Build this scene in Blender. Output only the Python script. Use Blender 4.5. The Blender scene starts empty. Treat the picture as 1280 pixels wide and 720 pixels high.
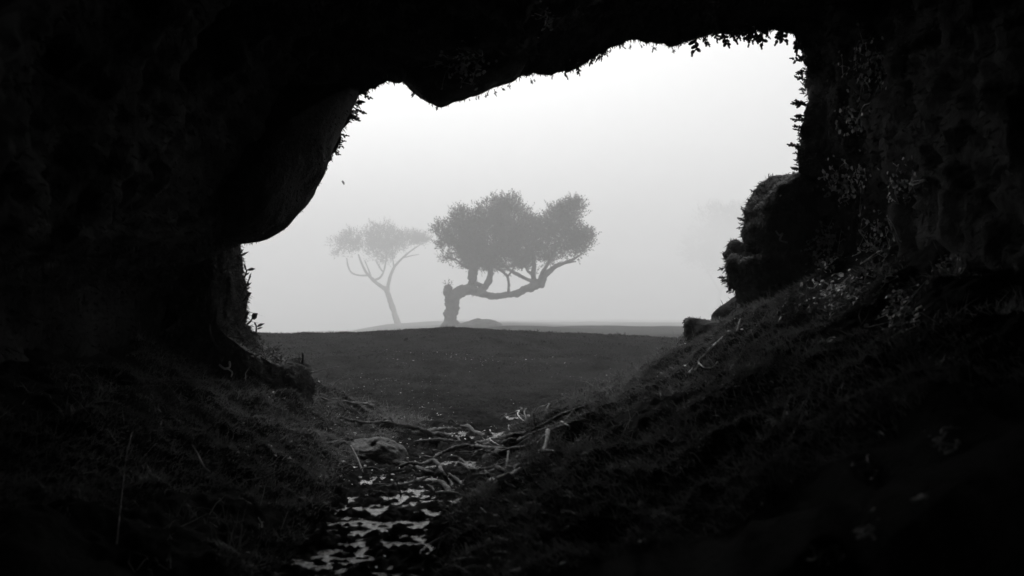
import bpy, math
import numpy as np
from mathutils import Vector
from mathutils.bvhtree import BVHTree

rng = np.random.default_rng(7)
scene = bpy.context.scene
COL = scene.collection
F, CX, HY, EYE = 1244.0, 640.0, 385.0, 0.9      # focal length and principal point in photo pixels, eye height

# ------------------------------------------------------------------ helpers
def W(px, py, Y):
    """where the photo's pixel lies at the distance Y in front of the lens"""
    return np.array([(px - CX) / F * Y, Y, EYE + (HY - py) / F * Y])

def sstep(a, b, x):
    t = np.clip((x - a) / (b - a), 0, 1)
    return t * t * (3 - 2 * t)

def _hash(ix, iy, iz, seed):
    h = (ix.astype(np.uint32) * np.uint32(374761393) + iy.astype(np.uint32) * np.uint32(668265263)
         + iz.astype(np.uint32) * np.uint32(2147483647) + np.uint32((seed * 974711) & 0xffffffff))
    h = (h ^ (h >> np.uint32(13))) * np.uint32(1274126177)
    h = (h ^ (h >> np.uint32(16))) * np.uint32(2246822519)
    return ((h ^ (h >> np.uint32(15))) & np.uint32(0xffffff)).astype(np.float64) / float(0xffffff)

def vnoise(x, y, z, seed=0):
    x, y, z = np.broadcast_arrays(np.asarray(x, float), np.asarray(y, float), np.asarray(z, float))
    fx, fy, fz = np.floor(x), np.floor(y), np.floor(z)
    ix, iy, iz = fx.astype(np.int64), fy.astype(np.int64), fz.astype(np.int64)
    u, v, w = x - fx, y - fy, z - fz
    u, v, w = [t * t * t * (t * (t * 6 - 15) + 10) for t in (u, v, w)]
    r = 0
    for dx in (0, 1):
        for dy in (0, 1):
            for dz in (0, 1):
                r = r + _hash(ix + dx, iy + dy, iz + dz, seed) * (u if dx else 1 - u) * (v if dy else 1 - v) * (w if dz else 1 - w)
    return r * 2 - 1

def fbm(x, y, z, octv=4, seed=0):
    r, a = 0, 1.0
    for o in range(octv):
        r = r + a * vnoise(x * 2 ** o, y * 2 ** o, z * 2 ** o, seed + o * 17)
        a *= 0.5
    return r

def unit(v):
    v = np.asarray(v, float)
    return v / np.maximum(np.linalg.norm(v, axis=-1, keepdims=True), 1e-9)

def link(name, me, mat, parent=None, smooth=True):
    if mat: me.materials.append(mat)
    if smooth: me.polygons.foreach_set('use_smooth', np.ones(len(me.polygons), bool))
    o = bpy.data.objects.new(name, me)
    COL.objects.link(o)
    if parent: 
        o.parent = parent
        o.matrix_parent_inverse = parent.matrix_world.inverted() if False else o.matrix_parent_inverse
        o.location = -Vector(parent.location)
    return o

def arr_mesh(name, V, Fc):
    """V (n,3); Fc a list of int arrays (m,k)"""
    me = bpy.data.meshes.new(name)
    V = np.asarray(V, np.float32)
    Fc = [np.asarray(f, np.int32) for f in (Fc if isinstance(Fc, list) else [Fc]) if len(f)]
    nl = sum(f.size for f in Fc); npg = sum(len(f) for f in Fc)
    me.vertices.add(len(V)); me.vertices.foreach_set('co', V.ravel())
    me.loops.add(nl); me.loops.foreach_set('vertex_index', np.concatenate([f.ravel() for f in Fc]))
    me.polygons.add(npg)
    tot = np.concatenate([np.full(len(f), f.shape[1], np.int32) for f in Fc])
    me.polygons.foreach_set('loop_start', np.concatenate([[0], np.cumsum(tot)[:-1]]).astype(np.int32))
    me.update(calc_edges=True); me.validate()
    return me

class MB:
    def __init__(s): s.v, s.q, s.t, s.n = [], [], [], 0
    def add(s, V, q=None, t=None):
        V = np.asarray(V, float)
        s.v.append(V)
        if q is not None and len(q): s.q.append(np.asarray(q) + s.n)
        if t is not None and len(t): s.t.append(np.asarray(t) + s.n)
        s.n += len(V)
    def mesh(s, name):
        f = []
        if s.q: f.append(np.concatenate(s.q))
        if s.t: f.append(np.concatenate(s.t))
        return arr_mesh(name, np.concatenate(s.v), f)
    def build(s, name, mat, parent=None, smooth=True):
        return link(name, s.mesh(name), mat, parent, smooth)

def spline(P, n):
    P = np.asarray(P, float)
    if len(P) < 3:
        t = np.linspace(0, 1, n)[:, None]
        return P[0] * (1 - t) + P[-1] * t
    Q = np.vstack([2 * P[0] - P[1], P, 2 * P[-1] - P[-2]])
    out = []
    for s in np.linspace(0, len(P) - 1 - 1e-6, n):
        i = int(s); u = s - i
        a, b, c, d = Q[i:i + 4]
        out.append(0.5 * (2 * b + (c - a) * u + (2 * a - 5 * b + 4 * c - d) * u * u + (3 * b - a - 3 * c + d) * u ** 3))
    return np.array(out)

def tube(mb, P, R, n=None, seg=10, rough=0.0, seed=0, fr=6.0):
    """a bent, tapered, knobbly limb; P points, R radii at the points"""
    P = np.asarray(P, float); R = np.asarray(R, float)
    n = n or max(8, 6 * len(P))
    C = spline(P, n)
    rr = np.maximum(np.interp(np.linspace(0, len(R) - 1, n), np.arange(len(R)), R), 1e-4)
    T = unit(np.gradient(C, axis=0))
    ref = np.array([0.3, 0.2, 1.0]); 
    U = unit(np.cross(T, ref)); Vv = np.cross(T, U)
    a = np.linspace(0, 2 * np.pi, seg, endpoint=False)
    ring = C[:, None, :] + rr[:, None, None] * (np.cos(a)[None, :, None] * U[:, None, :] + np.sin(a)[None, :, None] * Vv[:, None, :])
    if rough:
        k = fbm(ring[..., 0] * fr, ring[..., 1] * fr, ring[..., 2] * fr, 3, seed)
        ring = C[:, None, :] + (ring - C[:, None, :]) * (1 + rough * k)[..., None]
    V = np.vstack([ring.reshape(-1, 3), C[:1] - T[:1] * rr[0] * 0.6, C[-1:] + T[-1:] * rr[-1] * 0.8])
    i, j = np.meshgrid(np.arange(n - 1), np.arange(seg), indexing='ij')
    j2 = (j + 1) % seg
    q = np.stack([i * seg + j, i * seg + j2, (i + 1) * seg + j2, (i + 1) * seg + j], -1).reshape(-1, 4)
    jj = np.arange(seg); e = (n - 1) * seg
    t = np.vstack([np.stack([(jj + 1) % seg, jj, np.full(seg, n * seg)], -1), np.stack([e + jj, e + (jj + 1) % seg, np.full(seg, n * seg + 1)], -1)])
    mb.add(V, q, t)

def blades(mb, P, D, L, Wd, B):
    """grass or moss blades: root P, direction D, length L, width Wd, bend B"""
    P, D, B = np.asarray(P), unit(D), np.asarray(B)
    n = len(P)
    S = unit(np.cross(D, rng.normal(size=(n, 3))))
    L = np.broadcast_to(L, n)[:, None]; Wd = np.broadcast_to(Wd, n)[:, None]
    m = P + D * L * 0.5 + B * L * 0.12
    tip = P + D * L * 0.92 + B * L * 0.5
    V = np.stack([P - S * Wd * .5, P + S * Wd * .5, m + S * Wd * .42, m - S * Wd * .42, tip], 1).reshape(-1, 3)
    b = (np.arange(n) * 5)[:, None]
    mb.add(V, b + np.array([[0, 1, 2, 3]]), b + np.array([[3, 2, 4]]))

LEAF = np.array([[0, 0, 0], [.22, .3, .05], [0, .3, -.03], [-.22, .3, .05], [.26, .62, .03], [0, .62, -.05], [-.26, .62, .03], [0, 1, -.1]])
LEAFQ = np.array([[1, 4, 5, 2], [2, 5, 6, 3]]); LEAFT = np.array([[0, 1, 2], [0, 2, 3], [4, 7, 5], [5, 7, 6]])
def leaves(mb, P, D, N, L, wd=1.0):
    """folded ovate leaves: base P, direction D, face normal N, length L"""
    P = np.asarray(P, float); D = unit(D); n = len(P)
    S = unit(np.cross(D, N)); Nn = np.cross(S, D)
    L = np.broadcast_to(L, n)[:, None, None]; wd = np.broadcast_to(wd, n)[:, None, None]
    V = P[:, None] + L * (LEAF[None, :, 0:1] * wd * S[:, None] + LEAF[None, :, 1:2] * D[:, None] + LEAF[None, :, 2:3] * Nn[:, None])
    b = (np.arange(n) * 8)[:, None, None]
    mb.add(V.reshape(-1, 3), (b + LEAFQ[None]).reshape(-1, 4), (b + LEAFT[None]).reshape(-1, 3))

def lump(poly, Y0, T, nr=40, na=96, amp=0.05, fr=4.0, seed=0, tilt=0.0):
    """a rounded solid whose outline at the distance Y0 follows poly, T metres deep to either side"""
    P = np.array([W(x, y, Y0) for x, y in poly])[:, [0, 2]]
    c = P.mean(0)
    ang = np.arctan2(P[:, 1] - c[1], P[:, 0] - c[0])
    Q = np.vstack([P, P[:1]])
    sl = np.concatenate([[0], np.cumsum(np.linalg.norm(np.diff(Q, axis=0), axis=1))])
    u = np.linspace(0, sl[-1], na, endpoint=False)
    C = np.stack([np.interp(u, sl, Q[:, 0]), np.interp(u, sl, Q[:, 1])], 1)
    C = (C + 0.25 * np.roll(C, 1, 0) + 0.25 * np.roll(C, -1, 0)) / 1.5
    ph = np.linspace(0.06, np.pi - 0.06, nr)
    V = np.zeros((nr, na, 3))
    V[..., 0] = c[0] + (C[:, 0] - c[0])[None] * np.sin(ph)[:, None] ** 0.8
    V[..., 2] = c[1] + (C[:, 1] - c[1])[None] * np.sin(ph)[:, None] ** 0.8
    V[..., 1] = Y0 - T * np.where(np.cos(ph) > 0, np.cos(ph), .45 * np.cos(ph))[:, None] + tilt * (V[..., 2] - c[1])
    cen = np.array([c[0], Y0, c[1]])
    d = unit(V - cen)
    f = fbm(V[..., 0] * fr, V[..., 1] * fr, V[..., 2] * fr, 5, seed)
    V = V + d * (amp * f)[..., None]
    top = V[0].mean(0) ; bot = V[-1].mean(0)
    VV = np.vstack([V.reshape(-1, 3), top, bot])
    i, j = np.meshgrid(np.arange(nr - 1), np.arange(na), indexing='ij'); j2 = (j + 1) % na
    q = np.stack([i * na + j, i * na + j2, (i + 1) * na + j2, (i + 1) * na + j], -1).reshape(-1, 4)
    jj = np.arange(na); e = (nr - 1) * na
    t = np.vstack([np.stack([(jj + 1) % na, jj, np.full(na, nr * na)], -1), np.stack([e + jj, e + (jj + 1) % na, np.full(na, nr * na + 1)], -1)])
    # turn the faces outward
    vol = np.einsum('ij,ij->i', VV[q[:, 0]] - cen, np.cross(VV[q[:, 1]] - VV[q[:, 0]], VV[q[:, 2]] - VV[q[:, 0]])).sum()
    if vol < 0: q, t = q[:, ::-1], t[:, ::-1]
    return VV, q, t

def sample_surface(V, q, n, keep=None):
    """random points and normals on quads"""
    a, b, c, d = [V[q[:, k]] for k in range(4)]
    nrm = np.cross(c - a, d - b); ar = np.linalg.norm(nrm, axis=1) / 2
    if keep is not None: ar = ar * keep
    k = rng.choice(len(q), n, p=ar / ar.sum())
    u, v = rng.random((n, 1)), rng.random((n, 1))
    P = (a[k] * (1 - u) + b[k] * u) * (1 - v) + (d[k] * (1 - u) + c[k] * u) * v
    return P, unit(nrm[k])

def top(o, label, cat, group=None, kind=None):
    if label: o['label'] = label
    if cat: o['category'] = cat
    if group: o['group'] = group
    if kind: o['kind'] = kind
    return o

def empty(name, loc, label, cat, group=None):
    o = bpy.data.objects.new(name, None); COL.objects.link(o)
    o.location = loc; o.empty_display_size = 0.1
    return top(o, label, cat, group)

# ------------------------------------------------------------------ materials (the photograph is black and white)
def material(name, lo, hi, scale=6.0, rough=0.8, spec=0.3, bump=0.0, bscale=40.0, rlo=None, detail=6, stretch=None):
    m = bpy.data.materials.new(name); m.use_nodes = True
    nt = m.node_tree; N = nt.nodes; Lk = nt.links
    bs = N['Principled BSDF']
    tc = N.new('ShaderNodeTexCoord'); src = tc.outputs['Object']
    if stretch:
        mp = N.new('ShaderNodeMapping'); mp.inputs['Scale'].default_value = stretch
        Lk.new(src, mp.inputs['Vector']); src = mp.outputs['Vector']
    nz = N.new('ShaderNodeTexNoise'); nz.inputs['Scale'].default_value = scale; nz.inputs['Detail'].default_value = detail
    nz.inputs['Roughness'].default_value = 0.62
    Lk.new(src, nz.inputs['Vector'])
    rp = N.new('ShaderNodeValToRGB'); e = rp.color_ramp.elements
    e[0].position, e[1].position = 0.36, 0.66
    e[0].color = (lo, lo, lo, 1); e[1].color = (hi, hi, hi, 1)
    Lk.new(nz.outputs['Fac'], rp.inputs['Fac']); Lk.new(rp.outputs['Color'], bs.inputs['Base Color'])
    bs.inputs['Roughness'].default_value = rough
    bs.inputs['Specular IOR Level'].default_value = spec
    if rlo is not None:
        mr = N.new('ShaderNodeMapRange'); mr.inputs['From Min'].default_value = .4; mr.inputs['From Max'].default_value = .6
        mr.inputs['To Min'].default_value = rlo; mr.inputs['To Max'].default_value = rough
        Lk.new(nz.outputs['Fac'], mr.inputs['Value']); Lk.new(mr.outputs['Result'], bs.inputs['Roughness'])
    if bump:
        n2 = N.new('ShaderNodeTexNoise'); n2.inputs['Scale'].default_value = bscale; n2.inputs['Detail'].default_value = 8
        n2.inputs['Roughness'].default_value = 0.65
        Lk.new(src, n2.inputs['Vector'])
        bp = N.new('ShaderNodeBump'); bp.inputs['Strength'].default_value = bump; bp.inputs['Distance'].default_value = 0.03
        Lk.new(n2.outputs['Fac'], bp.inputs['Height']); Lk.new(bp.outputs['Normal'], bs.inputs['Normal'])
    return m

M = {
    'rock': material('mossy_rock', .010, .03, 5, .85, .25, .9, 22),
    'moss': material('moss', .022, .06, 7, .8, .25),
    'ground': material('wet_turf', .008, .028, 2.5, 1.0, .04, .8, 30),
    'grass': material('grass', .012, .05, 2.2, .6, .15),
    'straw': material('dry_grass', .12, .3, 12, .5, .4),
    'root': material('root_bark', .014, .06, 14, .75, .22, .9, 60, rlo=.45),
    'pale_root': material('stripped_root', .22, .55, 16, .55, .4, .5, 70),
    'bank': material('bank_grass', .04, .16, 3, .4, .45),
    'bark': material('tree_bark', .035, .08, 2, .85, .2, .6, 6),
    'foliage': material('tree_foliage', .03, .06, 1.0, .7, .2),
    'fern': material('fern', .03, .06, 20, .6, .3),
    'pale_leaf': material('pale_leaf', .32, .62, 9, .5, .4),
    'stone': material('lichened_stone', .02, .13, 13, .7, .4, 1.0, 45, stretch=(1, 1, 2.5)),
    'boulder': material('boulder_stone', .06, .12, 1.5, .85, .2, .5, 5),
    'bird': material('bird_plumage', .04, .08, 30, .7, .2),
}
def water_material():
    m = bpy.data.materials.new('stream_water'); m.use_nodes = True
    nt = m.node_tree; N = nt.nodes; Lk = nt.links; bs = N['Principled BSDF']
    bs.inputs['Base Color'].default_value = (.02, .02, .02, 1)
    bs.inputs['Roughness'].default_value = .06; bs.inputs['IOR'].default_value = 1.33
    bs.inputs['Specular IOR Level'].default_value = 0.9
    tc = N.new('ShaderNodeTexCoord'); mp = N.new('ShaderNodeMapping'); mp.inputs['Scale'].default_value = (9, 34, 14)
    nz = N.new('ShaderNodeTexNoise'); nz.inputs['Scale'].default_value = 1.0; nz.inputs['Detail'].default_value = 6
    nz.inputs['Roughness'].default_value = .65
    n2 = N.new('ShaderNodeTexNoise'); n2.inputs['Scale'].default_value = 9; n2.inputs['Detail'].default_value = 5
    Lk.new(tc.outputs['Object'], n2.inputs['Vector'])
    mr = N.new('ShaderNodeMapRange'); mr.inputs['From Min'].default_value = .4; mr.inputs['From Max'].default_value = .62
    mr.inputs['To Min'].default_value = .04; mr.inputs['To Max'].default_value = .11
    Lk.new(n2.outputs['Fac'], mr.inputs['Value']); Lk.new(mr.outputs['Result'], bs.inputs['Roughness'])
    bp = N.new('ShaderNodeBump'); bp.inputs['Strength'].default_value = .45; bp.inputs['Distance'].default_value = .03
    Lk.new(tc.outputs['Object'], mp.inputs['Vector']); Lk.new(mp.outputs['Vector'], nz.inputs['Vector'])
    Lk.new(nz.outputs['Fac'], bp.inputs['Height']); Lk.new(bp.outputs['Normal'], bs.inputs['Normal'])
    return m
M['water'] = water_material()
def thin_leaf(m, f):
    nt = m.node_tree; N = nt.nodes; bs = N['Principled BSDF']; src = bs.inputs['Base Color'].links[0].from_socket
    tr = N.new('ShaderNodeBsdfTranslucent'); mx = N.new('ShaderNodeMixShader'); mx.inputs[0].default_value = f
    nt.links.new(src, tr.inputs['Color']); nt.links.new(bs.outputs[0], mx.inputs[1]); nt.links.new(tr.outputs[0], mx.inputs[2])
    nt.links.new(mx.outputs[0], N['Material Output'].inputs['Surface'])
thin_leaf(M['grass'], .4); thin_leaf(M['bank'], .4); thin_leaf(M['straw'], .35); thin_leaf(M['moss'], .3)

# ------------------------------------------------------------------ terrain
def xc(Y): return np.interp(Y, [2, 3.2, 4.5, 5.5, 6.5, 8, 10], [-.40, -.43, -.43, -.30, -.12, -.05, 0])
def hw(Y): return np.interp(Y, [2, 3.4, 4.5, 5.5, 6.5, 7.5, 9.5, 14], [.15, .17, .26, .34, .36, .5, 1.6, 5])
def zfl(Y): return np.interp(Y, [-2, 3.2, 8, 9], [.16, .155, 0, 0])
PXK = np.array([330, 420, 500, 565, 640, 700, 860.])
YK = np.array([8.5, 10, 11.8, 13.5, 16, 28, 105, 130, 200, 400, 760.])
crest = EYE - (np.array([417, 415, 413, 411, 413, 417, 422.]) - HY) / F * 13.5
ZK = np.stack([0 * crest, crest * .16, crest * .62, crest, crest - .12,
               np.array([-.3, -.3, -.25, -.05, .03, .02, 0.]),
               np.array([-2.6, -2.5, -2.2, -1.35, -1.1, -1.1, -1.15]),
               np.array([-3.2, -3.0, -2.2, -1.5, -1.5, -1.6, -1.7]),
               np.array([-5, -4.4, -2.4, -2.3, -2.3, -2.4, -2.4]),
               np.array([-10.5, -9, -6, -4.5, -4.5, -4.5, -4.5]), np.array([-21., -18, -10, -8, -8, -8, -8])])
def field(x, Y):
    px = np.clip(CX + F * x / np.maximum(Y, 8.5), 330, 860)
    i = np.clip(np.searchsorted(PXK, px) - 1, 0, 5); u = (px - PXK[i]) / (PXK[i + 1] - PXK[i]); u = u * u * (3 - 2 * u)
    Yc = np.clip(Y, 8.5, 759.9)
    j = np.clip(np.searchsorted(YK, Yc) - 1, 0, len(YK) - 2); v = (Yc - YK[j]) / (YK[j + 1] - YK[j]); v = v * v * (3 - 2 * v)
    return (ZK[j, i] * (1 - u) + ZK[j, i + 1] * u) * (1 - v) + (ZK[j + 1, i] * (1 - u) + ZK[j + 1, i + 1] * u) * v
def AR(Y): return np.interp(Y, [-1, 3, 4, 5.2, 6.3, 7, 8.2, 9.5], [.34, .36, .46, .58, .68, .52, .14, 0])
def AL(Y): return np.interp(Y, [-1, 3, 4.5, 6, 6.8, 8, 9.3], [.5, .52, .68, .84, .62, .12, 0])
def H(x, Y, detail=True):
    x = np.asarray(x, float); Y = np.asarray(Y, float)
    d = x - xc(Y)
    wob = .05 * vnoise(x * .9, Y * 1.3, 0, 5) + .05 * vnoise(x * 3, Y * 3, 0, 6)
    rr = np.maximum(0, d - hw(Y) + wob); rl = np.maximum(0, -d - hw(Y) + wob)
    z = zfl(Y) + field(x, Y)
    z = z + AR(Y) * (1 - np.exp(-rr / .5)) + .42 * sstep(8.2, 6.2, Y) * np.maximum(rr - .62, 0) ** 1.15 + AL(Y) * np.minimum(.66 * rl, 1.1)
    z = z + .09 * np.exp(-((Y - 7.9) / .3) ** 2) * sstep(-.0, -.35, x) * sstep(-2.2, -1.2, x)
    z = z - .06 * np.exp(-((Y - 6.6) / .5) ** 2) * np.exp(-(d / .5) ** 2)
    if detail:
        near = sstep(12, 7.5, Y); bank = sstep(0, .3, rr + rl)
        z = z + near * bank * (.05 * fbm(x * 4.2, Y * 4.2, 0, 4, 11) + .012 * fbm(x * 22, Y * 22, 0, 3, 12))
        chan = near * (1 - bank)
        dry = sstep(5.1, 5.6, Y) * sstep(7.7, 7.2, Y) + sstep(8.3, 8.6, Y)
        z = z + chan * (.012 * fbm(x * 6, Y * 9, 0, 3, 21) + .015 * fbm(x * 18, Y * 46, 0, 3, 23) + .012 * vnoise(x * 46, Y * 62, 0, 24) + .0035 + dry * (.035 + .03 * fbm(x * 9, Y * 9, 0, 3, 25)))
        z = z + sstep(8, 10, Y) * sstep(60, 20, Y) * (.03 * fbm(x * 1.2, Y * 1.2, 0, 4, 31) + .012 * fbm(x * 7, Y * 7, 0, 3, 33)) + sstep(25, 60, Y) * .3 * fbm(x * .06, Y * .03, 0, 4, 35)
    return z

rows = np.concatenate([np.arange(-40, -4, 3.), np.arange(-4, 2.4, .12), np.arange(2.4, 9.4, .015), np.geomspace(9.4, 24, 190), np.geomspace(24.6, 740, 80)])
ns = 560
s = np.linspace(-1, 1, ns)
a_ = 2.2 + .48 * np.maximum(rows - 4, 0); Wd_ = 40 + np.maximum(rows, 0) * .93
gx = a_[:, None] * s[None] + (Wd_ - a_)[:, None] * (s ** 9)[None]
gy = np.repeat(rows[:, None], ns, 1)
gz = H(gx, gy)
GV = np.stack([gx, gy, gz], -1).reshape(-1, 3)
i, j = np.meshgrid(np.arange(len(rows) - 1), np.arange(ns - 1), indexing='ij')
GQ = np.stack([i * ns + j, i * ns + j + 1, (i + 1) * ns + j + 1, (i + 1) * ns + j], -1).reshape(-1, 4)
ground = link('ground', arr_mesh('ground', GV, GQ), M['ground'])
top(ground, 'dark turf field running from the hollow floor out to the foggy crest', 'ground', kind='structure')

# water lying in the channel
wr = np.arange(2.2, 8.7, .05); wc = np.linspace(-1, 1, 40)
wy = np.repeat(wr[:, None], 40, 1); wx = xc(wy) + (hw(wy) + .08) * wc[None]
wz = zfl(wy) + .003 + .003 * fbm(wx * 5, wy * 5, 0, 2, 41)
WV = np.stack([wx, wy, wz], -1).reshape(-1, 3)
i, j = np.meshgrid(np.arange(len(wr) - 1), np.arange(39), indexing='ij')
WQ = np.stack([i * 40 + j, i * 40 + j + 1, (i + 1) * 40 + j + 1, (i + 1) * 40 + j], -1).reshape(-1, 4)
top(link('stream_water', arr_mesh('stream_water', WV, WQ), M['water']), 'shallow bright puddled water lying in the muddy gully', 'water', kind='structure')

# ------------------------------------------------------------------ the hollow
CONT = [(120, 640, 5.3), (180, 520, 5.3), (200, 420, 5.3), (225, 340, 5.3), (290, 305, 5.3), (330, 295, 5.3), (357, 279, 5.3), (373, 257, 5.3), (386, 234, 5.3),
        (404, 211, 5.35), (416, 184, 5.4), (426, 159, 5.4), (441, 130, 5.45), (456, 114, 5.5), (481, 108, 5.5), (507, 103, 5.5), (520, 110, 5.5),
        (535, 117, 5.5), (552, 121, 5.5), (575, 119, 5.5), (600, 114, 5.5), (622, 107, 5.5), (645, 101, 5.5), (670, 95, 5.5), (700, 87, 5.5), (722, 83, 5.5),
        (742, 70, 5.45), (760, 60, 5.4), (790, 53, 5.4), (820, 57, 5.35), (842, 61, 5.35), (860, 51, 5.3), (880, 43, 5.3), (900, 40, 5.25), (940, 38, 5.2), (985, 36, 5.1),
        (1001, 46, 5.0), (1007, 80, 5.0), (1005, 120, 5.0), (1001, 160, 5.0), (999, 205, 5.0), (996, 250, 5.1), (992, 300, 5.2), (978, 350, 5.3), (960, 400, 5.4),
        (935, 450, 5.4), (905, 540, 5.3), (890, 640, 5.2), (800, 760, 5.2), (640, 770, 5.2), (400, 770, 5.2), (200, 760, 5.2)]
Pc = np.array(CONT, float)
NA = 520
Q = np.vstack([Pc, Pc[:1]])
sl = np.concatenate([[0], np.cumsum(np.hypot(np.diff(Q[:, 0]), np.diff(Q[:, 1])))])
u = np.linspace(0, sl[-1], NA, endpoint=False)
C3 = np.stack([np.interp(u, sl, Q[:, k]) for k in range(3)], 1)
C3 = (C3 + np.roll(C3, 1, 0) + np.roll(C3, -1, 0)) / 3
dirp = unit(C3[:, :2] - np.array([650., 270.]))
down = np.clip(dirp[:, 1], 0, 1) ** 2
k_ = 42 + 75 * np.abs(dirp[:, 0]) ** 1.5 + 260 * down
def w3(px, py, Y): return np.stack([(px - CX) / F * Y, Y, EYE + (HY - py) / F * Y], -1)
ts = np.concatenate([np.linspace(0, .3, 10)[1:], np.linspace(.34, 3.9, 62)])
rings = []
lipM = w3(C3[:, 0], C3[:, 1], C3[:, 2])
outw = np.stack([dirp[:, 0], 0 * down, -dirp[:, 1]], -1)
ext = [(.2, .3), (.45, .22), (.65, -.3), (.85, -1.5), (1.0, -3.5), (1.0, -5.6), (.5, -8.9)]
for t, dy in reversed(ext):
    p = lipM + outw * t; p[:, 1] += dy
    p[:, 2] = np.where(outw[:, 2] < -.3, np.minimum(p[:, 2], -.5), p[:, 2])
    rings.append((p, .2, 'e'))
for t, dy in ((.1, .2), (.03, .1)):
    p = lipM + outw * t; p[:, 1] += dy; rings.append((p, .028, 'e'))
rings.append((lipM.copy(), .028, 'l'))
for t in ts:
    Yt = np.maximum(C3[:, 2] - t, .3)
    e = 22 * (1 - np.exp(-t / .1)) + k_ * t
    p = w3(C3[:, 0] + dirp[:, 0] * e, C3[:, 1] + dirp[:, 1] * e, Yt)
    lowk = sstep(.2, .45, dirp[:, 1]); p[:, 2] = np.where(lowk > 0, np.minimum(p[:, 2], p[:, 2] * (1 - lowk) - .35 * lowk), p[:, 2])
    rings.append((p, .02 + .07 * min(1, t / .8), 'i'))
last = rings[-1][0]
for yb, sc_ in ((.8, 1.0), (.2, 1.0), (-.8, 1.0), (-1.8, .9), (-2.4, .6), (-2.6, .1)):
    p = last.copy(); p[:, 1] = yb
    p[:, 0] = np.sign(p[:, 0]) * np.maximum(np.abs(p[:, 0]), 0) * sc_
    p[:, 2] = EYE + (p[:, 2] - EYE) * sc_
    rings.append((p, .04 * sc_, 'i'))
RV = []
for p, amp, kd in rings:
    f = fbm(p[:, 0] * 2.6, p[:, 1] * 2.6, p[:, 2] * 2.6, 5, 51) + .6 * np.abs(fbm(p[:, 0] * 9, p[:, 1] * 9, p[:, 2] * 9, 4, 53))
    f2 = (.014 if kd in 'el' else .008) * fbm(p[:, 0] * 24, p[:, 1] * 24, p[:, 2] * 24, 2, 55)
    RV.append(p + outw * (amp * f + f2)[:, None])
RV = np.array(RV); nR = len(rings)
i, j = np.meshgrid(np.arange(nR - 1), np.arange(NA), indexing='ij'); j2 = (j + 1) % NA
RQ = np.stack([i * NA + j, i * NA + j2, (i + 1) * NA + j2, (i + 1) * NA + j], -1).reshape(-1, 4)
RVf = RV.reshape(-1, 3)
jj = np.arange(NA)
cap0 = len(RVf); RVf = np.vstack([RVf, RV[0].mean(0), RV[-1].mean(0)])
RT = np.vstack([np.stack([jj, (jj + 1) % NA, np.full(NA, cap0)], -1), np.stack([(jj + 1) % NA + (nR - 1) * NA, jj + (nR - 1) * NA, np.full(NA, cap0 + 1)], -1)])
# faces must look towards the hollow: test one
m0 = (nR // 2) * NA + NA // 5
fq = RQ[m0]; nn = np.cross(RVf[fq[1]] - RVf[fq[0]], RVf[fq[3]] - RVf[fq[0]])
if np.dot(nn, np.array([0, RVf[fq[0]][1], 1.2]) - RVf[fq[0]]) < 0:
    RQ, RT = RQ[:, ::-1], RT[:, ::-1]
hollow = empty('mossy_hollow', (0, 3.0, 0), 'nearly black mossy hollow whose ragged opening frames the foggy field', 'hollow')
hb = MB(); hb.add(RVf, RQ, RT)
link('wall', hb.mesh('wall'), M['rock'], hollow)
LUMPS = {}
def add_lump(name, poly, Y0, T, label=None, **kw):
    V, q, t = lump(poly, Y0, T, **kw)
    mb = MB(); mb.add(V, q, t)
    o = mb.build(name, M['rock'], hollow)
    if label: o['label'] = label
    LUMPS.setdefault(name, []).append((V, q, t))
    return o
add_lump('overhang', [(303, 300), (330, 296), (355, 280), (372, 258), (385, 235), (403, 212), (415, 185), (425, 160), (438, 135), (448, 118), (400, 114), (335, 130), (270, 165), (200, 215), (150, 265), (190, 295), (250, 300)],
         5.15, .5, 'smooth rounded bulge hanging over the opening', amp=.028, seed=3, nr=56, na=160)
add_lump('overhang', [(506, 104), (520, 115), (535, 126), (552, 131), (575, 128), (600, 119), (622, 108), (648, 101), (660, 70), (600, 40), (540, 40), (495, 70)],
         5.35, .3, 'drooping knob in the roof of the opening', amp=.025, seed=4)
add_lump('pillar', [(295, 302), (298, 320), (299, 338), (301, 365), (303, 386), (307, 402), (316, 420), (322, 433), (338, 441), (358, 456), (368, 500), (340, 560), (250, 570), (190, 520), (180, 400), (200, 320), (235, 285), (270, 276), (290, 284)],
         5.75, .42, 'ragged moss-grown pillar under the bulge', amp=.075, fr=7, seed=5, nr=80, na=200)
add_lump('lobe', [(990, 215), (972, 219), (955, 228), (940, 247), (930, 267), (928, 288), (936, 309), (947, 314), (975, 312), (1030, 310), (1050, 250), (1020, 212)], 5.25, .28, 'round mossy lobe edged with stubby leaves', amp=.035, fr=7, seed=6)
add_lump('lobe', [(904, 324), (908, 314), (926, 310), (938, 313), (975, 300), (1000, 330), (985, 390), (940, 388), (926, 378), (912, 359), (904, 338)], 5.5, .25, 'blocky mossy lobe below the round one', amp=.05, fr=8, seed=7)
add_lump('ledge', [(853, 402), (862, 397), (890, 401), (909, 396), (924, 382), (940, 368), (990, 358), (1000, 400), (970, 450), (905, 452), (872, 448), (856, 428)], 5.95, .22, 'blunt ledge jutting out above the bank', amp=.04, fr=8, seed=8)
add_lump('ledge', [(884, 404), (903, 393), (922, 377), (938, 364), (985, 345), (1010, 420), (940, 445), (890, 445)], 5.85, .2, 'rough mossy step joining the blunt ledge to the lobes', amp=.04, fr=8, seed=10)
add_lump('pillar', [(940, 370), (985, 350), (1010, 400), (990, 500), (900, 520), (870, 470), (900, 430), (925, 395)], 5.55, .3, 'mossy foot of the wall behind the grassy bank', amp=.10, fr=6, seed=9)

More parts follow.
